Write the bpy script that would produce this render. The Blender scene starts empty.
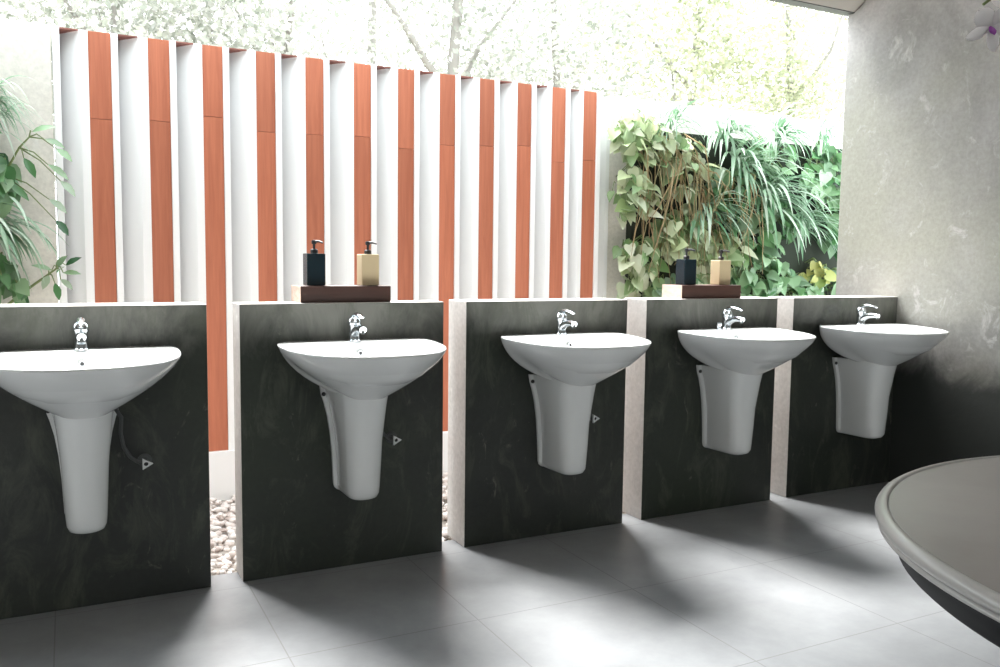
import bpy, bmesh, math, random
from mathutils import Vector, Matrix
random.seed(11)
C = bpy.context.scene.collection
PI = math.pi

# ------------------------------------------------------------------ helpers
class MB:
    """collects vertices and faces, links them as ONE mesh object"""
    def __init__(s): s.v = []; s.f = []; s.m = []; s.mi = 0
    def add(s, vs, fs):
        b = len(s.v); s.v += [tuple(p) for p in vs]
        for f in fs: s.f.append(tuple(b + i for i in f)); s.m.append(s.mi)
        return s
    def box(s, x0, x1, y0, y1, z0, z1):
        return s.add([(x0,y0,z0),(x1,y0,z0),(x1,y1,z0),(x0,y1,z0),(x0,y0,z1),(x1,y0,z1),(x1,y1,z1),(x0,y1,z1)],
              [(0,3,2,1),(4,5,6,7),(0,1,5,4),(1,2,6,5),(2,3,7,6),(3,0,4,7)])
    def prism(s, poly, z0, z1):                      # poly counter-clockwise seen from above
        n = len(poly)
        return s.add([(x,y,z0) for x,y in poly] + [(x,y,z1) for x,y in poly],
              [tuple(reversed(range(n))), tuple(range(n, 2*n))] + [(i,(i+1)%n,n+(i+1)%n,n+i) for i in range(n)])
    def loft(s, rings, cap0=True, cap1=True, closed=True):
        n = len(rings[0]); b = [p for r in rings for p in r]; fs = []
        for k in range(len(rings)-1):
            for i in range(n if closed else n-1):
                j = (i+1) % n
                fs.append((k*n+i, k*n+j, (k+1)*n+j, (k+1)*n+i))
        if cap0: fs.append(tuple(reversed(range(n))))
        if cap1: fs.append(tuple((len(rings)-1)*n+i for i in range(n)))
        return s.add(b, fs)
    def lathe(s, prof, c=(0,0,0), n=48, axis='Z'):
        rings = []
        for r, h in prof:
            ring = []
            for i in range(n):
                a = 2*PI*i/n
                x, y = r*math.cos(a), r*math.sin(a)
                if axis == 'Z': ring.append((c[0]+x, c[1]+y, c[2]+h))
                elif axis == 'Y': ring.append((c[0]+x, c[1]-h, c[2]+y))     # h grows toward -Y
                else: ring.append((c[0]+h, c[1]+x, c[2]+y))
            rings.append(ring)
        return s.loft(rings)
    def tube(s, pts, rad, n=10, flat=None):
        pts = [Vector(p) for p in pts]; rings = []; prev = None
        for i, p in enumerate(pts):
            t = (pts[min(i+1,len(pts)-1)] - pts[max(i-1,0)]).normalized()
            if prev is None:
                a = t.cross(Vector((1,0,0))) if abs(t.x) < .8 else t.cross(Vector((0,0,1)))
            else: a = prev - t*prev.dot(t)
            a.normalize(); prev = a; b = t.cross(a)
            r = rad[i] if isinstance(rad, (list, tuple)) else rad
            ra, rb = (r if isinstance(r, tuple) else (r, r))
            rings.append([p + a*ra*math.cos(2*PI*k/n) + b*rb*math.sin(2*PI*k/n) for k in range(n)])
        return s.loft(rings)
    def build(s, name, mats, parent=None, smooth=False, loc=None, bevel=0, sharp=None):
        me = bpy.data.meshes.new(name)
        off = Vector(loc) if loc is not None else Vector((0,0,0))
        p = parent
        while p is not None: off = off + p.location; p = p.parent
        me.from_pydata([tuple(Vector(v)-off) for v in s.v], [], s.f)
        mats = mats if isinstance(mats, (list, tuple)) else [mats]
        for m in mats: me.materials.append(m)
        me.polygons.foreach_set('material_index', s.m)
        if smooth: me.polygons.foreach_set('use_smooth', [True]*len(me.polygons))
        me.update()
        bm = bmesh.new(); bm.from_mesh(me)
        if bevel or sharp is None:
            pass
        if bevel:
            es = [e for e in bm.edges if len(e.link_faces) == 2 and e.calc_face_angle(0) > .5]
            bmesh.ops.bevel(bm, geom=es, offset=bevel, segments=2, affect='EDGES', profile=.6, clamp_overlap=True)
        if sharp:
            for e in bm.edges:
                if len(e.link_faces) == 2 and e.calc_face_angle(0) > sharp: e.smooth = False
        bm.to_mesh(me); bm.free()
        o = bpy.data.objects.new(name, me); C.objects.link(o)
        if loc is not None: o.location = loc
        if parent is not None: o.parent = parent
        return o

def tag(o, label=None, cat=None, group=None, kind=None):
    if label: o['label'] = label
    if cat: o['category'] = cat
    if group: o['group'] = group
    if kind: o['kind'] = kind
    return o
def thing(name, label, cat, loc, group=None):
    o = bpy.data.objects.new(name, None); C.objects.link(o); o.location = loc
    o.empty_display_size = .05
    return tag(o, label, cat, group)
def dup(root, loc, label, group=None):
    r = root.copy(); C.objects.link(r); r.location = loc; r['label'] = label
    if group: r['group'] = group
    for ch in list(root.children):
        c = ch.copy(); C.objects.link(c); c.parent = r
        for g in ch.children:
            d = g.copy(); C.objects.link(d); d.parent = c
    return r

# ------------------------------------------------------------------ materials
def newmat(name):
    m = bpy.data.materials.new(name); m.use_nodes = True
    nt = m.node_tree; b = nt.nodes['Principled BSDF']
    return m, nt, b
def N(nt, typ, **kw):
    n = nt.nodes.new(typ)
    for k, v in kw.items():
        if k in n.inputs.keys(): n.inputs[k].default_value = v
        else: setattr(n, k, v)
    return n
def plain(name, col, rough=.5, metal=0, spec=.5, coat=0):
    m, nt, b = newmat(name)
    b.inputs['Base Color'].default_value = (*col, 1); b.inputs['Roughness'].default_value = rough
    b.inputs['Metallic'].default_value = metal; b.inputs['Specular IOR Level'].default_value = spec
    b.inputs['Coat Weight'].default_value = coat
    return m
def coords(nt, scale=(1,1,1), rnd=True):
    tc = N(nt, 'ShaderNodeTexCoord'); mp = N(nt, 'ShaderNodeMapping')
    mp.inputs['Scale'].default_value = scale
    nt.links.new(tc.outputs['Object'], mp.inputs['Vector'])
    if rnd:
        oi = N(nt, 'ShaderNodeObjectInfo'); mu = N(nt, 'ShaderNodeMath', operation='MULTIPLY'); mu.inputs[1].default_value = 37.
        nt.links.new(oi.outputs['Random'], mu.inputs[0]); nt.links.new(mu.outputs[0], mp.inputs['Location'])
    return mp.outputs['Vector']
def noise(nt, vec, scale, detail=6, rough=.6, dist=0):
    n = N(nt, 'ShaderNodeTexNoise'); n.inputs['Scale'].default_value = scale; n.inputs['Detail'].default_value = detail
    n.inputs['Roughness'].default_value = rough; n.inputs['Distortion'].default_value = dist
    nt.links.new(vec, n.inputs['Vector']); return n.outputs['Fac']
def ramp(nt, fac, stops):
    r = N(nt, 'ShaderNodeValToRGB'); e = r.color_ramp.elements
    while len(e) < len(stops): e.new(.5)
    for el, (p, c) in zip(e, stops):
        el.position = p; el.color = (*c, 1) if len(c) == 3 else c
    nt.links.new(fac, r.inputs['Fac']); return r.outputs['Color']
def mixc(nt, fac, a, b, mode='MIX'):
    m = N(nt, 'ShaderNodeMix', data_type='RGBA', blend_type=mode)
    for sock, v in ((m.inputs[0], fac), (m.inputs[6], a), (m.inputs[7], b)):
        if hasattr(v, 'is_linked'): nt.links.new(v, sock)
        elif isinstance(v, (int, float)): sock.default_value = v
        else: sock.default_value = (*v, 1)
    return m.outputs[2]
def bump(nt, b, fac, strength=.2, dist=.01):
    bp = N(nt, 'ShaderNodeBump'); bp.inputs['Strength'].default_value = strength; bp.inputs['Distance'].default_value = dist
    nt.links.new(fac, bp.inputs['Height']); nt.links.new(bp.outputs[0], b.inputs['Normal'])

def concrete(name, base, var, fleck, fleck_amt=.62, rough=.6, streak=(3,3,1), green=None):
    m, nt, b = newmat(name)
    v = coords(nt); vs = coords(nt, streak)
    big = ramp(nt, noise(nt, v, 2.2, 8, .62, .4), [(.3, var), (.7, base)])
    if green:
        big = mixc(nt, ramp(nt, noise(nt, v, 1.3, 4, .5), [(.45,(0,0,0)),(.7,(1,1,1))]), big, green)
    fl = ramp(nt, noise(nt, vs, 7, 9, .72, .8), [(fleck_amt,(0,0,0)),(fleck_amt+.1,(1,1,1))])
    col = mixc(nt, fl, big, fleck)
    fine = ramp(nt, noise(nt, v, 60, 4, .6), [(.3,(.82,.82,.82)),(.7,(1,1,1))])
    col = mixc(nt, 1., col, fine, 'MULTIPLY')
    nt.links.new(col, b.inputs['Base Color'])
    b.inputs['Roughness'].default_value = rough
    bump(nt, b, noise(nt, v, 25, 6, .6), .12, .01)
    return m
M = {}
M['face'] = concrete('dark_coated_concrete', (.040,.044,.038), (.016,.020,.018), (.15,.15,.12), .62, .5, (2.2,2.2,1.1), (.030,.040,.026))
def face_bounce_patches(m):
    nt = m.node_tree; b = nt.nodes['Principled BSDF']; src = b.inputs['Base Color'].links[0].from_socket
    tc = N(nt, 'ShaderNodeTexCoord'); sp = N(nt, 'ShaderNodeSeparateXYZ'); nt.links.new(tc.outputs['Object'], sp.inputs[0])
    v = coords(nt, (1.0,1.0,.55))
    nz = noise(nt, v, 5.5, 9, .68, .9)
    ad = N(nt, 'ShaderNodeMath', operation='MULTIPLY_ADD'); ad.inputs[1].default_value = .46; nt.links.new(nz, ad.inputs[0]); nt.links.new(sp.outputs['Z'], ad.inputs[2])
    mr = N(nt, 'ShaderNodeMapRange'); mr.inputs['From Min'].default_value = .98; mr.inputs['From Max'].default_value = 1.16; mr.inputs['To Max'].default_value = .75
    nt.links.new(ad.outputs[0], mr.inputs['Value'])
    c = mixc(nt, mr.outputs[0], src, (.21,.21,.185))  # paler band near the top: basin bounce light painted into the colour
    # pale trowel patches and drips with shapes of their own
    v2 = coords(nt, (3.2,3.2,1.3))
    p = ramp(nt, noise(nt, v2, 2.6, 9, .72, 1.2), [(.50,(0,0,0)),(.66,(.7,.7,.7))])
    c = mixc(nt, p, c, (.078,.088,.064))
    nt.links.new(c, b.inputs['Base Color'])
face_bounce_patches(M['face'])
M['raw'] = concrete('raw_pale_concrete', (.72,.69,.66), (.56,.52,.49), (.80,.77,.73), .6, .8, (3,3,1))
M['wallgrey'] = concrete('brushed_grey_concrete', (.46,.44,.42), (.29,.285,.26), (.56,.54,.52), .60, .7, (1.6,1.6,1.2), (.40,.39,.35))
def wall_foot_tone(m):
    # darker tone along the foot of the wall, with an uneven upper edge
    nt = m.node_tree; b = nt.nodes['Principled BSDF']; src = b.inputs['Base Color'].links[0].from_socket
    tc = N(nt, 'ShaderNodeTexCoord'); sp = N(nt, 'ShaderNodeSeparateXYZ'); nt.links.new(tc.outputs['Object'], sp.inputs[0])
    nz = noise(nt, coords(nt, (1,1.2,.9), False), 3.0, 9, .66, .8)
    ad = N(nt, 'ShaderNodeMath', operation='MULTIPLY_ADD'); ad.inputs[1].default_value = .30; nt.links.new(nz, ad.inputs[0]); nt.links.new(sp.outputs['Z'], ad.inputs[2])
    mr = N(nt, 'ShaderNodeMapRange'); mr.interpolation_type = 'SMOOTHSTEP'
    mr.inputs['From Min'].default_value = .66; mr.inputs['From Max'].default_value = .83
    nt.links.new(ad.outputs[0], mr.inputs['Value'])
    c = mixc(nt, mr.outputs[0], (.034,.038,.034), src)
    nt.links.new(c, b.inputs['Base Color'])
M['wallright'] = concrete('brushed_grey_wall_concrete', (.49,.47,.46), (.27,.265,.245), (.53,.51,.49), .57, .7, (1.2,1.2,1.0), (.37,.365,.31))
wall_foot_tone(M['wallright'])
M['cream'] = concrete('cream_render', (.80,.77,.71), (.75,.72,.65), (.82,.80,.75), .6, .85, (1,1,1))
M['ceil'] = plain('ceiling_paint', (.62,.58,.54), .8)
M['fascia'] = plain('eave_grey_paint', (.10,.105,.095), .6)
M['porcelain'] = plain('white_porcelain', (.71,.725,.72), .12, 0, .5, .3)
M['chrome'] = plain('chrome', (.72,.76,.79), .1, 1)
M['dark'] = plain('dark_rubber', (.02,.02,.022), .5)
M['hose'] = plain('dark_braided_hose', (.07,.075,.075), .45)
M['handle'] = plain('white_plastic', (.72,.74,.74), .35)
M['black'] = plain('black_glaze', (.008,.020,.028), .22)
M['cream_bottle'] = plain('cream_glaze', (.62,.50,.31), .35)
M['white'] = plain('white_board_paint', (.88,.885,.885), .6)
M['vase'] = plain('celadon_vase', (.5,.55,.52), .3)
M['petal'] = plain('pale_petal', (.90,.86,.86), .5)
M['petal_lip'] = plain('purple_lip', (.32,.07,.38), .5)
M['stem'] = plain('green_stem', (.18,.24,.09), .6)

def wood(name, c1, c2, rough, grain=(14,14,1.0), rnd=.25, joint=False):
    m, nt, b = newmat(name)
    v = coords(nt, grain)
    g = noise(nt, v, 3.0, 8, .65, .6)
    col = ramp(nt, g, [(.3, c1), (.7, c2)])
    oi = N(nt, 'ShaderNodeObjectInfo')
    hv = N(nt, 'ShaderNodeHueSaturation')
    mr = N(nt, 'ShaderNodeMapRange'); mr.inputs['To Min'].default_value = 1-rnd; mr.inputs['To Max'].default_value = 1+rnd
    nt.links.new(oi.outputs['Random'], mr.inputs['Value']); nt.links.new(mr.outputs[0], hv.inputs['Value'])
    nt.links.new(col, hv.inputs['Color'])
    nt.links.new(hv.outputs[0], b.inputs['Base Color']); b.inputs['Roughness'].default_value = rough
    bump(nt, b, g, .15, .004)
    return m
M['redwood'] = wood('red_brown_timber', (.40,.118,.060), (.54,.18,.095), .6, (16,16,.8), .12)
M['capwood'] = wood('dark_timber_cap', (.20,.075,.06), (.28,.11,.085), .7, (1,16,16), .1)
M['block'] = wood('dark_brown_wood', (.038,.014,.009), (.075,.029,.019), .45, (1.2,16,16), .15)
M['blockend'] = wood('pale_end_grain', (.42,.30,.24), (.60,.47,.40), .7, (10,8,20), .1)

def floor_mat():
    m, nt, b = newmat('grey_stone_tile')
    tc = N(nt, 'ShaderNodeTexCoord'); sp = N(nt, 'ShaderNodeSeparateXYZ'); nt.links.new(tc.outputs['Object'], sp.inputs[0])
    def line(out, off, pitch, w):
        a = N(nt, 'ShaderNodeMath', operation='SUBTRACT'); nt.links.new(out, a.inputs[0]); a.inputs[1].default_value = off
        d = N(nt, 'ShaderNodeMath', operation='DIVIDE'); nt.links.new(a.outputs[0], d.inputs[0]); d.inputs[1].default_value = pitch
        p = N(nt, 'ShaderNodeMath', operation='PINGPONG'); nt.links.new(d.outputs[0], p.inputs[0]); p.inputs[1].default_value = .5
        l = N(nt, 'ShaderNodeMath', operation='LESS_THAN'); nt.links.new(p.outputs[0], l.inputs[0]); l.inputs[1].default_value = w/pitch
        return l.outputs[0]
    lx = line(sp.outputs['X'], .499, .555, .0018); ly = line(sp.outputs['Y'], -.04, .555, .0018)
    mx = N(nt, 'ShaderNodeMath', operation='MAXIMUM'); nt.links.new(lx, mx.inputs[0]); nt.links.new(ly, mx.inputs[1])
    v = coords(nt, rnd=False)
    base = ramp(nt, noise(nt, v, 1.8, 8, .62, .5), [(.3,(.215,.224,.234)),(.7,(.305,.315,.324))])
    base = mixc(nt, 1., base, ramp(nt, noise(nt, v, 9, 8, .7), [(.3,(.86,.86,.86)),(.65,(1,1,1))]), 'MULTIPLY')
    col = mixc(nt, mx.outputs[0], base, (.17,.17,.17))
    nt.links.new(col, b.inputs['Base Color'])
    rr = N(nt, 'ShaderNodeMapRange'); rr.inputs['To Min'].default_value = .28; rr.inputs['To Max'].default_value = .45
    nt.links.new(noise(nt, v, 6, 6, .6), rr.inputs['Value']); nt.links.new(rr.outputs[0], b.inputs['Roughness'])
    return m
M['floor'] = floor_mat()
M['ground'] = concrete('pale_soil', (.50,.45,.40), (.38,.34,.30), (.55,.5,.45), .6, .9)
def island_mat(name, cols, rough=.6, transl=0.):
    m, nt, b = newmat(name)
    g = N(nt, 'ShaderNodeNewGeometry')
    n = len(cols)
    col = ramp(nt, g.outputs['Random Per Island'], [(i/(max(1,n-1)), c) for i, c in enumerate(cols)])
    nt.links.new(col, b.inputs['Base Color']); b.inputs['Roughness'].default_value = rough
    if transl:
        t = N(nt, 'ShaderNodeBsdfTranslucent'); nt.links.new(col, t.inputs['Color'])
        mx = N(nt, 'ShaderNodeMixShader'); mx.inputs[0].default_value = transl
        out = nt.nodes['Material Output']
        nt.links.new(b.outputs[0], mx.inputs[1]); nt.links.new(t.outputs[0], mx.inputs[2]); nt.links.new(mx.outputs[0], out.inputs['Surface'])
    return m
M['pebble'] = island_mat('pale_pebbles', [(.62,.54,.50),(.80,.74,.70),(.74,.66,.62),(.86,.82,.79),(.45,.37,.33)], .8)
M['pothos'] = island_mat('pothos_leaf', [(.34,.46,.20),(.66,.70,.48),(.16,.30,.10),(.76,.77,.60),(.50,.58,.32)], .4, .35)
M['green'] = island_mat('green_leaf', [(.06,.19,.06),(.16,.32,.14),(.32,.47,.28),(.03,.11,.04),(.46,.58,.42)], .35, .3)
M['spider'] = island_mat('spider_blade', [(.16,.33,.17),(.42,.56,.42),(.08,.22,.10),(.62,.70,.60),(.24,.42,.26)], .4, .3)
M['yellow'] = island_mat('yellow_leaf', [(.38,.40,.10),(.48,.47,.16),(.22,.32,.08)], .45, .35)
M['dry'] = island_mat('dry_stem', [(.40,.27,.14),(.50,.38,.22),(.30,.24,.12),(.44,.42,.24)], .8, .2)
M['paleleaf'] = island_mat('pale_tree_leaf', [(.27,.29,.25),(.38,.39,.35),(.20,.22,.18),(.42,.42,.40),(.30,.32,.27)], .8, .4)
M['paleleaf2'] = island_mat('pale_lime_tree_leaf', [(.34,.37,.24),(.42,.44,.32),(.28,.31,.19),(.46,.47,.40)], .8, .4)
M['palebark'] = plain('pale_bark', (.22,.21,.19), .9)
M['felt'] = plain('dark_planting_felt', (.018,.024,.014), .95)

# ------------------------------------------------------------------ camera
f, yaw, pit, roll, D, hc = 849.13, .4721, .0833, .0119, 2.7786, 1.05
cy, sy, cp, sp, cr, sr = math.cos(yaw), math.sin(yaw), math.cos(pit), math.sin(pit), math.cos(roll), math.sin(roll)
right = Vector((cy, -sy, 0)); up = Vector((sp*sy, sp*cy, cp)); fw = Vector((cp*sy, cp*cy, -sp))
ri = right*cr + up*sr; ui = up*cr - right*sr
cam = bpy.data.cameras.new('camera'); co = bpy.data.objects.new('camera', cam); C.objects.link(co)
mat = Matrix((ri, ui, -fw)).transposed().to_4x4(); mat.translation = Vector((0, -D, hc))
co.matrix_world = mat
cam.sensor_width = 36; cam.lens = f/1000*36; cam.clip_start = .05; cam.clip_end = 300
bpy.context.scene.camera = co

# ------------------------------------------------------------------ light
W = bpy.data.worlds.new('sky'); bpy.context.scene.world = W; W.use_nodes = True
bg = W.node_tree.nodes['Background']; bg.inputs['Color'].default_value = (.88,.955,1.0,1); bg.inputs['Strength'].default_value = 5.0
sun = bpy.data.lights.new('hazy_sun', 'SUN'); sun.energy = 18.0; sun.angle = math.radians(25); sun.color = (1.0,.985,.96)
so = bpy.data.objects.new('hazy_sun', sun); C.objects.link(so); so.location = (0, 6, 9)
el = math.radians(58); so.rotation_euler = Vector((0.0, -math.cos(el), -math.sin(el))).to_track_quat('-Z', 'Y').to_euler()
vs = bpy.context.scene.view_settings
vs.view_transform = 'Standard'; vs.look = 'None'; vs.gamma = 1; vs.use_curve_mapping = False; vs.exposure = .34

# ------------------------------------------------------------------ the setting
H = .909; T = .16; XW = 3.572; ZC = 2.33; YB = -6.0; XL = -4.0
ROOF_IN = -5.5  # roof stops short behind the camera, an added opening for fill light
tag(MB().box(XL-.2, XW+.22, YB-.2, YB, -.12, ZC+.42).build('wall_front', M['wallgrey']), kind='structure')
tag(MB().box(XL-.2, XL, YB, .40, -.12, ZC+.42).build('wall_left', M['wallgrey']), kind='structure')
tag(MB().box(XL, XW, YB, .10, -.12, 0).build('floor', M['floor']), kind='structure')
tag(MB().box(-12, 22, .10, 30, -.30, -.025).build('ground', M['ground']), kind='structure')
tag(MB().add([(x,y,z) for x in (XW,XW+.22) for y,z in ((YB,-.12),(.375,-.12),(.375,ZC-.006),(.335,ZC-.006),(-.30,ZC+.419),(YB,ZC+.419))],
    [(0,5,4,3,2,1),(6,7,8,9,10,11)]+[(i,(i+1)%6,6+(i+1)%6,6+i) for i in range(6)]).build('wall_right', M['wallright'], bevel=.004), kind='structure')
sec = [(.34,ZC),(.34,ZC+.14),(-.30,ZC+.56),(ROOF_IN,ZC+.56),(ROOF_IN,ZC+.42),(-.30,ZC+.42)]     # sloping eave, then flat
cb = MB(); nn = len(sec)
cb.add([(XL,y,z) for y,z in sec]+[(XW+.22,y,z) for y,z in sec], [(0,1,2,3,4,5),(11,10,9,8,7,6)]+[(i,nn+i,nn+(i+1)%nn,(i+1)%nn) for i in range(nn)])
tag(cb.build('ceiling', M['ceil']), kind='structure')
tag(MB().box(XL, XW+.22, .34, .40, ZC-.004, ZC+.16).build('trim_1', M['fascia']), kind='structure')
wb = MB().box(-5, -.031, 1.105, 1.26, -.03, 1.966).box(2.69, 8, 1.20, 1.30, -.03, 1.972)
tag(wb.build('wall_back', M['cream'], bevel=.003), kind='structure')

# ------------------------------------------------------------------ low walls that carry the basins
PX = [(-1.25,.388,'dark concrete low wall at the left edge behind the leftmost basin'),  # lengthened unseen to the left, to block light from a gap there
      (.487,1.193,'dark concrete low wall second from the left, carrying the wider wooden block'),
      (1.2813,1.9874,'dark concrete low wall in the middle of the row with nothing on top'),
      (2.0815,2.7922,'dark concrete low wall under the wooden block in front of the plants'),
      (2.8894,XW-.001,'dark concrete low wall meeting the tall grey wall on the right')]
for x0, x1, lab in PX:
    b = MB(); t = .125 if 'second' in lab else T
    cx = (x0+x1)/2
    b.box(x0, x1, 0, t, 0, H)
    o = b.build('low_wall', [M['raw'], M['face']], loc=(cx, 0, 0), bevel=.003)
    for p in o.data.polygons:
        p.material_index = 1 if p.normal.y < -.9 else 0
    tag(o, lab, 'low wall', 'low walls behind the basins')

# ------------------------------------------------------------------ washbasin
def sgn(v, e): return math.copysign(abs(v)**e, v)
def plan(W_, Dp, ym, k, n=2.5, nb=5.0, N_=72, back=0.0):
    pts = []
    for i in range(N_):
        a = 2*PI*i/N_; c, s = math.cos(a), math.sin(a)
        if s <= 0: x = W_/2*sgn(c, 2/n); y = -ym + (Dp-ym)*sgn(s, 2/n)
        else: x = W_/2*sgn(c, 2/nb)*(1-k*s); y = -ym + (ym-back)*sgn(s, 2/nb)
        pts.append((x, y, max(0, s)))
    return pts
def rimz(y): return .787 + .032*y
def make_basin(label, cx):
    root = thing('washbasin', label, 'washbasin', (cx, 0, .275), 'washbasins along the dark low walls')
    o = plan(.520, .436, .11, .20)
    rings = []
    dmax = .192
    for d in (.168, .160, .150, .138, .125, .110, .092, .074, .057, .042, .029, .018, .009):
        r = []
        for x, y, bk in o:
            e = 1.5 + 2.4*bk
            s = max(.05, 1-(d/dmax)**e)
            sb = s
            yb = -.18 + sb*(y+.18)
            r.append((cx + x*s, min(yb, 0), rimz(y) - d + (0.0)))
        rings.append(r)
    def off(p, ds, dz):
        r = []
        for x, y, bk in p: r.append((cx+x*(1-ds), -.18+(y+.18)*(1-ds), rimz(y)+dz))
        return r
    rings.append(off(o, .0, -.004)); rings.append(off(o, .008, 0)); 
    inn = plan(.478, .417, .15, .16, 2.5, 3.2, 72, .115)
    rings.append(off(inn, -.008, .0)); rings.append(off(inn, .0, -.002))
    for d, s in ((.012,.985),(.03,.95),(.055,.87),(.08,.74),(.10,.56),(.11,.34),(.115,.12)):
        rings.append([(cx+x*s, -.25+(y+.25)*s, rimz(y)*(s) + .773*(1-s) - d) for x, y, bk in inn])
    b = MB(); b.loft(rings); b.build('bowl', M['porcelain'], root, smooth=True)
    # pedestal shroud: flat at the wall, rounded toward the room
    rings = []
    for z, wb_, wf, yf, fl in ((.274,.034,.024,.150,.0),(.2765,.045,.036,.178,.004),(.284,.053,.047,.196,.008),(.298,.057,.052,.205,.011),(.32,.058,.054,.207,.012),(.40,.062,.058,.213,.013),
                           (.47,.068,.061,.217,.013),(.53,.077,.066,.228,.013),(.575,.088,.070,.236,.014),(.605,.098,.073,.243,.014),(.632,.102,.076,.250,.014)):
        half = [(wb_,0),(wb_,-.012),(wb_-fl,-.016)]
        half.append(((wb_-fl)*.5+wf*.5+.002, -.07)); 
        for k in range(0, 10):
            a = PI/2*k/10
            half.append((wf*math.cos(a)**.92, -(yf-wf*1.0) - wf*1.0*math.sin(a)))
        ring = half + [(0,-yf)] + [(-x,y) for x,y in reversed(half)]
        zt = lambda y: z
        rings.append([(cx-x, y, z - (.0 if z < .6 else 0)) for x, y in ring])
    MB().loft([list(reversed(r)) for r in rings]).build('pedestal', M['porcelain'], root, smooth=True, sharp=.9)
    for sgx in (-1, 1):
        MB().lathe([(.0001,0),(.007,0),(.007,.004),(.004,.006),(.0001,.006)], (cx+sgx*.0915,-.0135,.606), 16, 'Y').build('screw', M['dark'], root, smooth=True, sharp=.6)
    # overflow and drain
    MB().lathe([(.0055,.0),(.0055,.003),(.0085,.004),(.010,.002),(.010,-.004)], (cx,-.128,.752), 24, 'Y').build('overflow_ring', M['chrome'], root, smooth=True)
    MB().lathe([(.0001,.0),(.0055,.0),(.0055,.0016),(.0001,.0016)], (cx,-.128,.752), 16, 'Y').build('overflow_hole', M['dark'], root)
    MB().lathe([(.0001,.664),(.022,.664),(.022,.667),(.014,.669),(.0001,.668)], (cx,-.25,0), 24).build('drain', M['chrome'], root, smooth=True)
    # mixer tap
    z0 = rimz(-.062)
    fb = MB().lathe([(.0001,-.004),(.0235,-.004),(.0235,.003),(.020,.006),(.0185,.02),(.0185,.045),(.0195,.052),(.0001,.052)], (cx,-.062,z0), 28)
    fa = fb.build('faucet', M['chrome'], root, smooth=True, sharp=.7)
    MB().tube([(cx,-.066,z0+.022),(cx,-.085,z0+.038),(cx,-.110,z0+.046),(cx,-.138,z0+.047),(cx,-.156,z0+.044)],
              [(.014,.015),(.014,.015),(.0125,.0135),(.0115,.0125),(.011,.012)], 16).build('spout', M['chrome'], fa, smooth=True, sharp=.9)
    MB().tube([(cx,-.148,z0+.042),(cx,-.149,z0+.030)], .0085, 16).build('aerator', M['chrome'], fa, smooth=True, sharp=.9)
    lv = MB().lathe([(.0001,.053),(.0205,.053),(.0225,.058),(.0225,.066),(.019,.075),(.011,.081),(.0001,.083)], (cx,-.062,z0), 28)
    lv.tube([(cx,-.052,z0+.074),(cx,-.075,z0+.088),(cx,-.100,z0+.092),(cx,-.128,z0+.088),(cx,-.146,z0+.083)],
            [(.008,.012),(.0075,.0135),(.0055,.0125),(.0045,.011),(.003,.007)], 14)
    lv.build('lever', M['chrome'], fa, smooth=True, sharp=.9)
    return root
BC = [.033, .845, 1.643, 2.447, 3.247]
blab = ['white washbasin cut off by the left edge of the picture',
        'white washbasin on the low wall under the wooden block with the wider front',
        'white washbasin in the middle of the row, on the low wall with a bare top',
        'white washbasin with a small chrome plug knob left of its tap',
        'white washbasin at the far right end next to the tall grey wall']
b0 = make_basin(blab[0], BC[0])
basins = [b0] + [dup(b0, (x, 0, .275), l) for x, l in zip(BC[1:], blab[1:])]
x4 = BC[3]-.052; z4 = rimz(-.06)
MB().lathe([(.0001,-.003),(.011,-.003),(.011,.004),(.007,.007),(.009,.012),(.0125,.02),(.011,.028),(.0001,.031)], (x4,-.075,z4), 20).build('plug_knob', M['chrome'], basins[3], smooth=True, sharp=.9)

# ------------------------------------------------------------------ shut-off valves with triangular handles
def make_valve(x, z, cx, lab):
    r = thing('shutoff_valve', lab, 'valve', (x, 0, z), 'shut-off valves beside the pedestals')
    MB().lathe([(.0001,0),(.021,0),(.021,.003),(.012,.008),(.0001,.008)], (x,0,z), 24, 'Y').build('escutcheon', M['hose'], r, smooth=True, sharp=.7)
    b = MB().lathe([(.0001,.006),(.008,.006),(.008,.03),(.010,.032),(.010,.046),(.0001,.046)], (x,0,z), 16, 'Y')
    b.tube([(x-.002,-.038,z),(x-.020,-.038,z+.004)], .006, 10)
    b.build('body', M['hose'], r, smooth=True, sharp=.7)
    h = MB(); R1, R2 = .0155, .0065
    def tri(R, k=36, e=.0):
        pts = []
        for i in range(k):
            a = 2*PI*i/k
            m = ((a + PI/3) % (2*PI/3)) - PI/3
            rr = R*.5/max(.35, math.cos(PI/3-abs(m)))*1.25
            pts.append((rr*math.cos(a), rr*math.sin(a)))
        return pts
    to = tri(R1); ti = [(R2*math.cos(2*PI*i/36), R2*math.sin(2*PI*i/36)) for i in range(36)]
    rings = [[(x+p[0], -.046, z+p[1]) for p in to], [(x+p[0], -.056, z+p[1]) for p in to],
             [(x+p[0], -.056, z+p[1]) for p in ti], [(x+p[0], -.048, z+p[1]) for p in ti]]
    h.loft(rings, True, False); h.build('handle', M['handle'], r)
    MB().lathe([(.0001,.0475),(R2+.0005,.0475),(R2+.0005,.0495),(.0001,.0495)], (x,0,z), 20, 'Y').build('hub', M['dark'], r)
    pts = [(x-.020,-.038,z+.004),(x-.042,-.040,z+.022),(x-.060,-.045,z+.055),(x-.068,-.055,z+.10),(x-.066,-.07,z+.15),(cx+.07,-.085,.635)]
    MB().tube(pts, .0055, 8).build('hose', M['hose'], r, smooth=True)
make_valve(.199, .432, BC[0], 'shut-off valve with white triangle handle right of the leftmost pedestal')
make_valve(.996, .437, BC[1], 'shut-off valve with triangle handle right of the second pedestal')
make_valve(1.811, .452, BC[2], 'shut-off valve with triangle handle half hidden by the middle pedestal')

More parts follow.
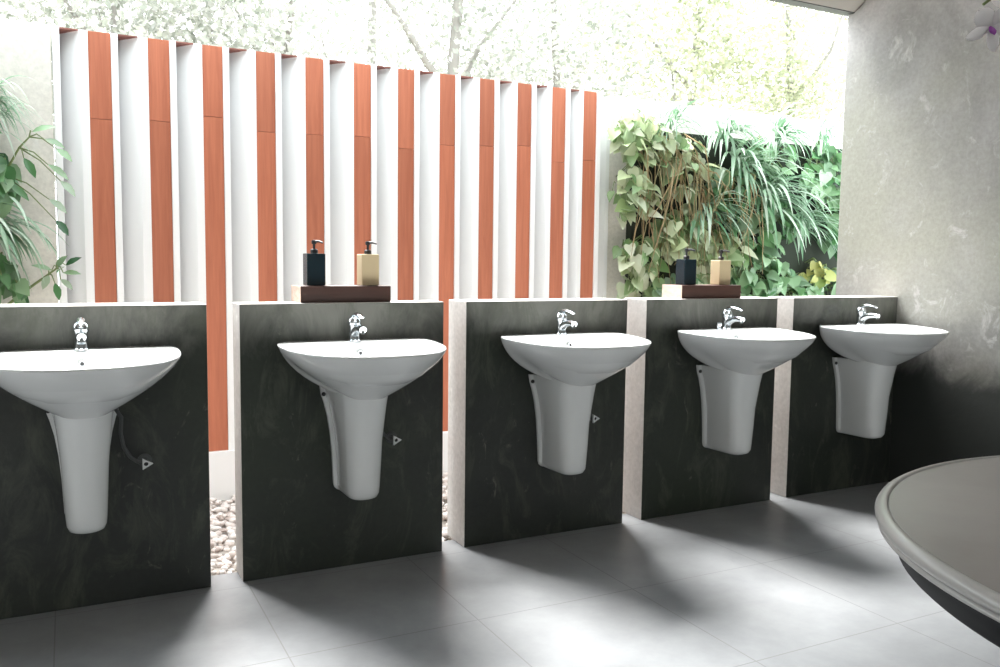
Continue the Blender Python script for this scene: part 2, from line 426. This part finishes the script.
# ------------------------------------------------------------------ wooden blocks and pump bottles
def block(x0, x1, lab):
    b = MB().box(x0, x1, .022, .155, H, H+.056)
    o = b.build('wooden_block', [M['block'], M['blockend']], loc=((x0+x1)/2, .09, H), bevel=.003)
    for p in o.data.polygons:
        p.material_index = 1 if abs(p.normal.x) > .8 else 0
    return tag(o, lab, 'block', 'wooden blocks holding pump bottles')
block(.688, 1.003, 'dark brown wooden block shelf on the low wall before the striped screen')
block(2.276, 2.598, 'dark brown wooden block shelf in front of the green wall of plants')
def bottle(x, y, mat_, lab, h=.108):
    z = H+.0565
    r = thing('pump_bottle', lab, 'bottle', (x, y, z), 'square soap pump bottles')
    MB().box(x-.0315, x+.0315, y-.03, y+.03, z, z+h).build('body', mat_, r, bevel=.0035, smooth=False)
    z1 = z+h
    p = MB().lathe([(.0001,-.001),(.0125,-.001),(.0125,.012),(.010,.015),(.0045,.016),(.0045,.032),(.0001,.032)], (x,y,z1), 20)
    p.build('pump', M['dark'], r, smooth=True, sharp=.6)
    q = MB().lathe([(.0001,.032),(.008,.032),(.009,.040),(.007,.045),(.0001,.046)], (x,y,z1), 16)
    q.tube([(x,y,z1+.040),(x+.012,y-.016,z1+.041),(x+.022,y-.029,z1+.036)], [.0045,.004,.003], 10)
    q.build('nozzle', M['dark'], r, smooth=True, sharp=.7)
bottle(.752, .09, M['black'], 'black square pump bottle against the striped screen, left end of its block')
bottle(.942, .09, M['cream_bottle'], 'cream square pump bottle against the striped screen, beside the black one')
bottle(2.350, .09, M['black'], 'black square pump bottle standing in front of the leafy green wall')
bottle(2.540, .09, M['cream_bottle'], 'cream square pump bottle standing in front of the leafy green wall', .106)

# ------------------------------------------------------------------ striped screen
YS = 1.105; ZS0 = .198; ZS1 = 1.962
RL = [.103,.327,.542,.766,.984,1.209,1.425,1.640,1.855,2.068,2.272,2.465]
RR = [x+.083 for x in RL]; 
scr = thing('striped_screen', 'tall white screen with twelve red-brown timber boards between deep white fins', 'screen', (1.3, YS, 0))
MB().box(-.028, 2.689, YS-.012, 1.255, -.03, ZS0).build('plinth', M['white'], scr, bevel=.003)
MB().box(-.028, 2.689, 1.2405, 1.255, ZS0, ZS1).build('back_panel', M['white'], scr)
pe = [-.025] + [r+.001 for r in RR]
for i, x in enumerate(pe):                                     # narrow posts
    MB().box(x, x+.026, YS-.002, 1.24, ZS0, ZS1).build('post', M['white'], scr, bevel=.0015)
for k in range(12):
    xd = pe[k]+.0265; L = RL[k]-.0005; YD = YS+.095
    tip = xd + (L-xd)*.66
    MB().prism([(xd,YD),(tip,YS+.004),(tip+.004,YS),(L,YS),(L,1.24),(xd,1.24)], ZS0, ZS1).build('fin', M['white'], scr)
    MB().prism([(xd-.0005,YS),(tip,YS),(xd-.0005,YD)], ZS1-.006, ZS1).build('soffit_board', M['capwood'], scr)
    zj = 1.62 + random.uniform(-.05,.05); 
    b = MB().box(RL[k], RR[k], YS+.005, 1.24, ZS0+.001, zj-.0015); 
    bo = b.build('timber_board', M['redwood'], scr, loc=(RL[k]-scr.location.x, 0, ZS0+.001), bevel=.001)
    MB().box(RL[k], RR[k], YS+.005, 1.24, zj, ZS1).build('timber_board', M['redwood'], scr, loc=(RL[k]-scr.location.x, 0, zj), bevel=.001)
L = 2.689; xd = pe[12]+.0265; tip = xd+(L-xd)*.8
MB().prism([(xd,1.238),(tip,YS+.08),(L,YS+.08),(L,1.24),(xd,1.24)], ZS0, ZS1).build('fin', M['white'], scr)

# ------------------------------------------------------------------ pebbles
b = MB()
ico = bmesh.new(); bmesh.ops.create_icosphere(ico, subdivisions=1, radius=1)
iv = [v.co.copy() for v in ico.verts]; iF = [tuple(v.index for v in f_.verts) for f_ in ico.faces]; ico.free()
def pebble(x, y, r, z):
    e = Matrix.Rotation(random.uniform(0, 6.28), 3, 'Z') @ Matrix.Rotation(random.uniform(-.5,.5), 3, 'X')
    sx, sy_, sz = r*random.uniform(.8,1.4), r*random.uniform(.7,1.0), r*random.uniform(.5,.8)
    b.add([e @ Vector((v.x*sx*(1+random.uniform(-.12,.12)), v.y*sy_, v.z*sz)) + Vector((x,y,z)) for v in iv], iF)
n = 0
while n < 5200:
    x = random.uniform(-.6, 3.9); y = random.uniform(.125, 1.075)
    if .0 < x < 1.0 or random.random() < .55:
        pebble(x, y, random.uniform(.010,.021), random.uniform(-.024,.004)); n += 1
tag(b.build('pebble_bed', M['pebble'], smooth=True), 'bed of pale pink-grey pebbles between the low walls and the screen', 'pebbles', kind='stuff')

# ------------------------------------------------------------------ round table
TX, TY = 1.4508, -2.3888
tb = thing('round_table', 'round dark grey table with a pale moulded rim at the lower right', 'table', (TX, TY, 0))
m, nt, bb = newmat('table_top'); v = coords(nt, rnd=False)
nt.links.new(ramp(nt, noise(nt, v, 3, 7, .6, .4), [(.3,(.235,.212,.20)),(.7,(.30,.275,.26))]), bb.inputs['Base Color']); bb.inputs['Roughness'].default_value = .42
M['tabletop'] = m; M['tablerim'] = plain('table_rim', (.42,.41,.40), .28)
M['tabledark'] = plain('table_apron', (.012,.013,.015), .6, 0, .15)
MB().lathe([(.0001,.672),(.582,.672),(.582,.6985),(.579,.6998),(.0001,.700)], (TX,TY,0), 128).build('tabletop', M['tabletop'], tb, smooth=True, sharp=.5)
MB().lathe([(.583,.672),(.583,.7000),(.586,.7015),(.592,.7000),(.5975,.6965),(.6005,.691),(.5995,.686),(.593,.683),(.5925,.681),(.5965,.6785),(.5965,.6755),(.591,.673),(.585,.672)], (TX,TY,0), 128).build('rim', M['tablerim'], tb, smooth=True, sharp=1.2)
MB().lathe([(.52,.671),(.580,.671),(.576,.664),(.572,.655),(.568,.635),(.560,.628),(.52,.628)], (TX,TY,0), 128).build('apron', M['tabledark'], tb, smooth=True, sharp=.8)
MB().lathe([(.0001,.0),(.30,.0),(.30,.02),(.26,.04),(.09,.07),(.06,.12),(.055,.3),(.075,.5),(.16,.62),(.22,.671),(.0001,.671)], (TX,TY,0), 64).build('pedestal_base', M['tabledark'], tb, smooth=True, sharp=.9)

# ------------------------------------------------------------------ orchid (its vase stands on the table outside the picture)
orc = thing('orchid', 'pale pink and white orchid spray hanging into the top right corner', 'flower', (1.50, -2.15, .702))
MB().lathe([(.0001,.702),(.045,.702),(.06,.73),(.07,.80),(.055,.88),(.03,.94),(.025,.98),(.032,1.0),(.028,1.0),(.02,.97),(.0001,.96)], (1.50,-2.15,0), 40).build('vase', M['vase'], orc, smooth=True)
stem = [(1.50,-2.15,.93),(1.50,-2.14,1.15),(1.47,-2.12,1.34),(1.40,-2.08,1.47),(1.31,-2.04,1.495),(1.23,-2.01,1.475),(1.16,-1.99,1.42)]
MB().tube(stem, [.004,.004,.0035,.003,.0028,.0025,.002], 8).build('stem', M['stem'], orc, smooth=True)
def petal(b, c, d, nrm, L, Wd):
    d = Vector(d).normalized(); nrm = Vector(nrm).normalized(); sd = d.cross(nrm).normalized()
    rows = []
    for i, (u, w) in enumerate(((0,.18),(.25,.75),(.5,1.),(.75,.85),(.93,.45),(1.,.1))):
        cc = Vector(c) + d*(u*L) + nrm*(.10*L*math.sin(u*PI))
        rows.append([cc - sd*(w*Wd/2) - nrm*.06*Wd*w, cc + nrm*.004, cc + sd*(w*Wd/2) - nrm*.06*Wd*w])
    vs_ = [p for r in rows for p in r]; bk = [p - nrm*.0012 for p in vs_]
    fs = []
    for i in range(len(rows)-1):
        for j in range(2):
            a_ = i*3+j; fs.append((a_, a_+1, a_+4, a_+3)); q = a_+len(vs_); fs.append((q, q+3, q+4, q+1))
    b.add(vs_ + bk, fs)
def flower(c, face, s, tw=0):
    face = Vector(face).normalized(); upv = Vector((0,0,1)); sdv = face.cross(upv).normalized(); u2 = sdv.cross(face)
    b = MB(); c = Vector(c)
    for k, (a, L, Wd) in enumerate(((90,1,.55),(162,1,.8),(18,1,.8),(228,1.05,.5),(312,1.05,.5))):
        a = math.radians(a)+tw
        petal(b, c, sdv*math.cos(a)+u2*math.sin(a)+face*.15, face, s*L, s*Wd)
    o = b.build('blossom', M['petal'], orc, smooth=True)
    b = MB(); 
    for a in (250, 290): 
        a = math.radians(a)+tw; petal(b, c+face*.004, sdv*math.cos(a)*.6+u2*math.sin(a)*.6+face*.7, face, s*.36, s*.3)
    b.build('lip', M['petal_lip'], o, smooth=True)
flower((1.134,-2.02,1.380), (-.35,-.75,-.45), .034, .35)
flower((1.185,-2.02,1.425), (-.55,-.75,-.1), .034, -.3)
flower((1.24,-2.05,1.46), (-.2,-.9,-.2), .034, .2)

# ------------------------------------------------------------------ leaves
def frame(d, nr):
    d = Vector(d).normalized(); nr = Vector(nr); sd = d.cross(nr)
    if sd.length < 1e-4: sd = d.cross(Vector((1,0,0)))
    sd.normalize(); return d, sd, sd.cross(d)
def heart(b, p, d, nr, L, Wd):
    d, s, n_ = frame(d, nr); p = Vector(p); vs_ = []
    prof = ((0,.0),(-.10,.55),(.12,.98),(.40,.92),(.70,.52),(1.,.0))
    mid = []; 
    for (u, w) in prof:
        droop = -n_*(.22*L*max(0,u)**2)
        um = max(u, 0)
        c = p + d*(um*L) + droop
        e = p + d*(u*L) + droop
        vs_ += [e - s*(w*Wd/2) + n_*(.14*Wd*w), c, e + s*(w*Wd/2) + n_*(.14*Wd*w)]
    fs = []
    for i in range(1, 4):
        for j in range(2):
            a = i*3+j; fs.append((a, a+1, a+4, a+3))
    fs += [(12,13,16),(13,14,16)]
    b.add(vs_, fs)
def lance(b, p, d, nr, L, Wd):
    d, s, n_ = frame(d, nr); p = Vector(p); vs_ = []
    for u, w in ((0,.1),(.2,.7),(.45,1.),(.75,.7),(1.,.03)):
        c = p + d*(u*L) - n_*(.25*L*u*u)
        vs_ += [c - s*(w*Wd/2) + n_*(.1*Wd*w), c, c + s*(w*Wd/2) + n_*(.1*Wd*w)]
    b.add(vs_, [(i*3+j, i*3+j+1, i*3+j+4, i*3+j+3) for i in range(4) for j in range(2)])
def blade(b, p, d, L, w, droop, seg=8):
    p = Vector(p); d = Vector(d).normalized(); vs_ = []; ang = d.copy()
    s = d.cross(Vector((0,0,1))); s = s.normalized() if s.length > 1e-3 else Vector((1,0,0))
    q = p.copy()
    for i in range(seg+1):
        u = i/seg; ww = w*(.55+.9*u if u < .3 else 1.0 if u < .5 else max(.04, 1-((u-.5)/.5)**1.6))
        n_ = s.cross(ang).normalized()
        vs_ += [q - s*ww/2 + n_*ww*.18, q.copy(), q + s*ww/2 + n_*ww*.18]
        q = q + ang*(L/seg); ang = (ang + Vector((0,0,-droop/seg))).normalized()
    b.add(vs_, [(i*3+j, i*3+j+1, i*3+j+4, i*3+j+3) for i in range(seg) for j in range(2)])
U = random.uniform
def g(s): return random.gauss(0, s)

def leafy(name, lab, cat, x, z, rx, rz, n, kind, mat_, L, y0=1.13, group=None, depth=.16):
    r = thing(name, lab, cat, (x, y0, z), group)
    b = MB(); st = MB(); n = int(n*1.25); L = L*.86
    for i in range(n):
        while True:
            a, c = U(-1,1), U(-1,1)
            if a*a + c*c <= 1: break
        px, pz = x+a*rx, z+c*rz
        out = depth*(U(.15,1.0))*(1-.35*(a*a+c*c))
        p = Vector((px, y0-.01-out, pz))
        l = L*U(.65,1.25)
        d = (a*.5+g(.6), -.45+g(.35), -.6+g(.45)); nr = (g(.45)+a*.2, -.65, .75+g(.3))
        if kind == 'heart': heart(b, p, d, nr, l, l*U(.72,.95))
        else: lance(b, p, (a*.8+g(.4), -.45, .1+g(.5)), nr, l*1.2, l*.5)
        if i % 2 == 0:
            q0 = Vector((x+a*rx*.6, y0, z+c*rz*.6+rz*.35)); q1 = (q0+p)/2 + Vector((g(.01), -.02, .03))
            st.tube([q0, q1, p], [.003,.0025,.002], 4)
    if kind == 'heart': pass
    st.build('stems', M['stem'], r)
    b.build('leaves', mat_, r, smooth=True)
    return r
def spider(name, lab, x, z, n, L, w=.014, mat_='spider', bias=(0,0), y0=1.12, group=None):
    r = thing(name, lab, 'plant', (x, y0, z), group); b = MB()
    for i in range(int(n*1.5)):
        a = U(-1.3,1.3)
        d = (math.sin(a)*.8+bias[0]+g(.12), -.55+g(.2), .55*math.cos(a)+.15+g(.25)+bias[1])
        blade(b, (x+g(.025), y0-.005-U(0,.05), z+g(.03)), d, L*U(.6,1.2), w*U(.7,1.3), U(1.6,3.0))
    cr_ = MB(); cr_.lathe([(.0001,-.03),(.02,-.025),(.026,0),(.018,.02),(.0001,.025)], (x,y0-.012,z), 10)
    cr_.build('crown', M['stem'], r, smooth=True)
    b.build('blades', M[mat_], r, smooth=True)
    return r
GW = 'plants of the green wall right of the screen'
tag(MB().box(2.82, 4.75, 1.14, 1.199, .05, 1.80).build('planting_panel', M['felt'], loc=(3.7,1.17,.05), bevel=.004), 'dark felt panel on the rear wall behind the right hand plants', 'planting panel')
P = [('pothos','heart','pothos',2.80,1.74,.17,.13,75,.085,'pale yellow-green pothos at the top left corner of the green wall'),
     ('pothos','heart','pothos',2.76,1.42,.12,.17,42,.095,'pale pothos hanging along the left edge of the green wall, half way up'),
     ('pothos','heart','pothos',2.80,1.03,.13,.17,55,.100,'pale pothos with big leaves at the lower left corner of the green wall'),
     ('pothos','heart','pothos',3.10,1.62,.18,.17,55,.090,'yellow-green pothos high on the green wall, above the black bottle'),
     ('pothos','heart','pothos',3.08,1.22,.17,.15,60,.110,'large-leaved pale pothos directly above the black pump bottle'),
     ('pothos','heart','pothos',3.36,1.10,.18,.16,55,.115,'large-leaved pale pothos behind the cream bottle and right of it'),
     ('philodendron','heart','green',3.06,.88,.20,.12,45,.09,'mid-green trailing plant directly behind the black bottle and its block'),
     ('philodendron','heart','green',3.66,1.00,.20,.17,62,.105,'green trailing plant at the bottom of the green wall, right of the cream bottle'),
     ('philodendron','heart','green',3.92,.90,.20,.13,50,.10,'green heart-leaved plant at the foot of the green wall, left of the yellow-leaved one'),
     ('philodendron','heart','green',4.20,1.62,.18,.17,65,.105,'green heart-leaved plant at the upper right end of the green wall'),
     ('philodendron','heart','green',4.36,1.38,.18,.20,65,.105,'green heart-leaved plant half way up the right end of the green wall'),
     ('philodendron','heart','green',4.30,.92,.18,.12,50,.085,'dark green small-leaved plant in the bottom right corner of the green wall'),
     ('philodendron','heart','green',3.74,1.30,.22,.16,50,.10,'green heart-leaved plant in the centre right of the green wall under the arching blades'),
     ('philodendron','heart','green',3.42,1.42,.16,.22,50,.09,'green heart-leaved plant among dry stems near the centre of the green wall'),
     ('philodendron','heart','green',3.70,1.66,.22,.15,55,.09,'green heart-leaved plant under the top edge of the green wall, right of centre'),
     ('croton','heart','yellow',4.16,1.0,.09,.08,16,.085,'plant with yellow leaves near the bottom right of the green wall')]
for nm, kd, mt, x, z, rx, rz, n, L, lab in P:
    leafy(nm, lab, 'plant', x, z, rx, rz, n, kd, M[mt], L, group=GW)
S = [(3.02,1.83,30,.26,.012,(0,.1),'pale grassy tuft on the top edge of the green wall at its left'),
     (3.40,1.80,42,.32,.016,(0,.1),'arching spider plant on the top edge of the green wall near its centre'),
     (3.80,1.80,46,.32,.015,(.1,.1),'arching spider plant on the top edge of the green wall right of centre'),
     (4.20,1.82,38,.26,.013,(0,.1),'grassy spider plant on the top edge of the green wall at its right end'),
     (3.52,1.58,50,.42,.018,(.35,0),'spider plant with long blades bending right, upper centre of the green wall'),
     (3.72,1.42,46,.46,.020,(.45,0),'spider plant with the longest bending blades, centre right of the green wall'),
     (4.02,1.27,40,.36,.018,(.35,.1),'fan of bluish-white blades over the yellow-leaved plant'),
     (3.28,1.33,30,.34,.018,(.2,0),'pale arching spider plant right of the pothos above the bottles')]
for x, z, n, L, w, bi, lab in S: spider('spider_plant', lab, x, z, n, L, w, 'spider', bi, group=GW)
def hanging(x0, x1, z0, z1, n, lab):
    r = thing('hanging_stems', lab, 'plant', ((x0+x1)/2, 1.12, z1), GW); b = MB()
    for i in range(n):
        x = U(x0,x1); z = z1+U(-.1,.02); L = U(.4,1.)*(z1-z0); y = 1.06-U(0,.12); pts = []
        dx = g(.12)
        for k in range(6): pts.append((x+dx*(k/5)**1.5+g(.008), (1.13 if k == 0 else y+g(.006)), z-L*k/5))
        b.tube(pts, [.004,.0035,.003,.003,.0025,.0015], 4)
    b.build('dry_strands', M['dry'], r, smooth=True)
hanging(2.80, 3.20, .95, 1.78, 46, 'tangle of tan stems hanging in the left half of the green wall')
hanging(3.20, 3.60, 1.05, 1.62, 36, 'tangle of reddish-tan dry stems near the centre of the green wall')

# left hand plants
GL = 'plants on the cream wall at the left edge'
tag(MB().box(-.50, -.235, 1.06, 1.1045, -.024, 1.74).build('planting_panel', M['felt'], loc=(-.36,1.08,-.024), bevel=.004), 'dark felt panel at the left edge behind the left hand plants', 'planting panel')
spider('spider_plant', 'thin-bladed tufted plant at the top of the left hand plants', -.27, 1.60, 90, .22, .008, 'spider', (.15,.15), 1.055, GL)
spider('spider_plant', 'broad-bladed plant with pale drooping blades low among the left hand plants', -.29, 1.15, 50, .30, .018, 'spider', (.25,0), 1.055, GL)
leafy('philodendron', 'leafy green plant half way up the left edge of the picture', 'plant', -.30, 1.33, .13, .13, 50, 'heart', M['green'], .095, 1.055, GL)
leafy('philodendron', 'leafy green plant just above the leftmost low wall at the left edge', 'plant', -.27, .97, .13, .12, 55, 'heart', M['green'], .08, 1.055, GL)
leafy('philodendron', 'dark leafy plant under the thin-bladed tuft at the left edge', 'plant', -.33, 1.48, .10, .09, 36, 'heart', M['green'], .07, 1.055, GL)
def branchy(lab, pts, leaves, L):
    r = thing('leafy_branch', lab, 'plant', pts[0], GL); st = MB(); st.tube(pts, [.006,.005,.004,.003][:len(pts)], 6); b = MB()
    for (x, y, z, dx, dz) in leaves:
        k = min(range(len(pts)), key=lambda i: (Vector(pts[i])-Vector((x,y,z))).length)
        st.tube([pts[k], ((pts[k][0]+x)/2,(pts[k][1]+y)/2-.005,(pts[k][2]+z)/2+.015), (x,y,z)], [.003,.0025,.0018], 5)
        lance(b, (x,y,z), (dx,-.25,dz), (.1,-.6,.7), L*U(.85,1.2), L*.5)
    st.build('twigs', M['stem'], r, smooth=True); b.build('leaves', M['green'], r, smooth=True)
branchy('leafy branch reaching right across the seam of the cream wall',
        [(-.26,1.05,1.20),(-.20,.98,1.36),(-.145,.94,1.46),(-.11,.92,1.50)],
        [(-.06,.92,1.495,.9,-.2),(-.02,.90,1.46,.8,-.5),(-.05,.91,1.40,.8,-.45),(-.01,.90,1.34,.7,-.6),(-.05,.92,1.27,.8,-.5),(-.03,.92,1.19,.6,-.6),(-.13,.92,1.42,.4,-.6),(-.18,.95,1.32,.6,-.4),(-.10,.92,1.52,.6,.3)], .075)
branchy('small leafy sprig standing just above the low wall by the screen edge',
        [(-.245,1.055,.83),(-.13,.98,.93),(-.06,.95,.985),(-.03,.94,1.01)],
        [(-.035,.94,1.01,.3,.5),(-.01,.93,.99,.8,.1),(-.05,.93,1.0,-.6,.3),(-.02,.93,.965,.7,-.5),(-.06,.93,.98,-.3,-.6),(.0,.93,1.02,.6,.5),(-.04,.92,.95,.2,-.7),(-.03,.92,.99,.1,.2)], .06)

# ------------------------------------------------------------------ trees beyond the walls
def tree(lab, x, y, h, r0, crown, n, mat_, lean=0, ls=.06, forks=4):
    r = thing('tree', lab, 'tree', (x, y, -.03), 'pale trees beyond the walls')
    t = MB(); pts = [(x+lean*(k/6)**1.2+g(.03), y+g(.03), -.03+h*k/6) for k in range(7)]
    t.tube(pts, [r0*(1-.11*k) for k in range(7)], 8)
    ends = []
    for k in range(forks):
        i = random.randint(2, 5); p = Vector(pts[i]); a = U(0,6.28)
        q = p + Vector((math.cos(a)*.5, math.sin(a)*.4, .5)); e = q + Vector((math.cos(a)*.5+g(.2), math.sin(a)*.3, U(.3,.9)))
        t.tube([p, (p+q)/2+Vector((0,0,-.05)), q, e], [r0*.5,r0*.4,r0*.3,r0*.12], 6); ends += [q, e]
    t.build('trunk', M['palebark'], r, smooth=True)
    b = MB(); cl = []
    for (cx_, cz, rx, rz) in crown:
        for k in range(9):
            cl.append((x+cx_+g(.5)*rx, y+g(.45)*min(rx,.9), cz+g(.5)*rz, U(.25,.6)))
    for i in range(n):
        c = random.choice(cl)
        p = Vector((c[0]+g(c[3]), c[1]+g(c[3]), c[2]+g(c[3]*.8)))
        if p.y < 2.2 or p.z < .6: continue
        d = Vector((g(1), g(1), g(.7)-.5)).normalized(); s = d.cross(Vector((g(1),g(1),g(1)))).normalized()
        l = ls*U(.6,1.4); w = l*.32
        b.add([p, p+d*l*.5+s*w, p+d*l, p+d*l*.5-s*w], [(0,1,2,3)])
    b.build('crown', mat_, r)
trees = [
 ('pale slender tree beyond the screen above its left end', .3, 4.6, 5.2, .05, [(0,3.4,.9,.8),(.2,2.6,1.0,.5)], 4200, 'paleleaf', .2),
 ('pale tree beyond the cream wall at the top left corner', -1.0, 5.2, 5.4, .07, [(0,3.6,1.1,.9),(.1,2.5,1.,.5)], 4200, 'paleleaf', -.2),
 ('pale thin tree above the third and fourth boards of the screen', 1.5, 4.4, 5.0, .04, [(0,3.3,.9,.7),(0,2.5,.9,.5)], 3800, 'paleleaf', .3),
 ('pale leaning tree with forked trunk above the middle of the screen', 3.05, 4.3, 5.2, .085, [(-.2,3.9,.8,.5),(.3,2.6,.6,.4)], 2600, 'paleleaf', .15),
 ('pale tree above the right end of the screen', 4.6, 4.8, 5.6, .06, [(0,3.9,1.0,.6),(0,2.7,1.0,.5)], 3400, 'paleleaf', -.2),
 ('pale lime-green tree beyond the green wall, left of the eave', 6.4, 5.2, 6.2, .07, [(0,4.1,1.1,.7),(.2,3.0,1.1,.6)], 4200, 'paleleaf2', .3),
 ('pale lime-green tree just below the eave at the right', 7.6, 4.6, 6.0, .06, [(0,4.0,1.0,.8),(-.2,2.9,1.0,.6)], 4200, 'paleleaf2', -.2),
 ('distant pale tree between the two trunks over the screen', 3.4, 7.5, 7.0, .09, [(0,4.6,1.6,1.0),(0,3.2,1.6,.8)], 4600, 'paleleaf', 0),
 ('distant pale tree in the gap over the right end of the screen', 6.6, 8.0, 7.5, .09, [(0,5.0,1.6,1.0),(0,3.4,1.6,.8)], 4200, 'paleleaf', .2),
 ('distant pale tree far right beyond the green wall', 10.2, 7.4, 7.5, .09, [(0,5.0,1.5,1.1),(-.3,3.4,1.6,.8)], 4600, 'paleleaf2', .2),
 ('distant pale tree behind the left half of the screen', .9, 7.6, 7.0, .08, [(0,4.4,1.6,1.0),(0,3.0,1.6,.8)], 4600, 'paleleaf', .1),
]
for t in trees:
    tree(t[0], t[1], t[2], t[3], t[4], t[5], int(t[6]*2.2), M[t[7]], t[8])
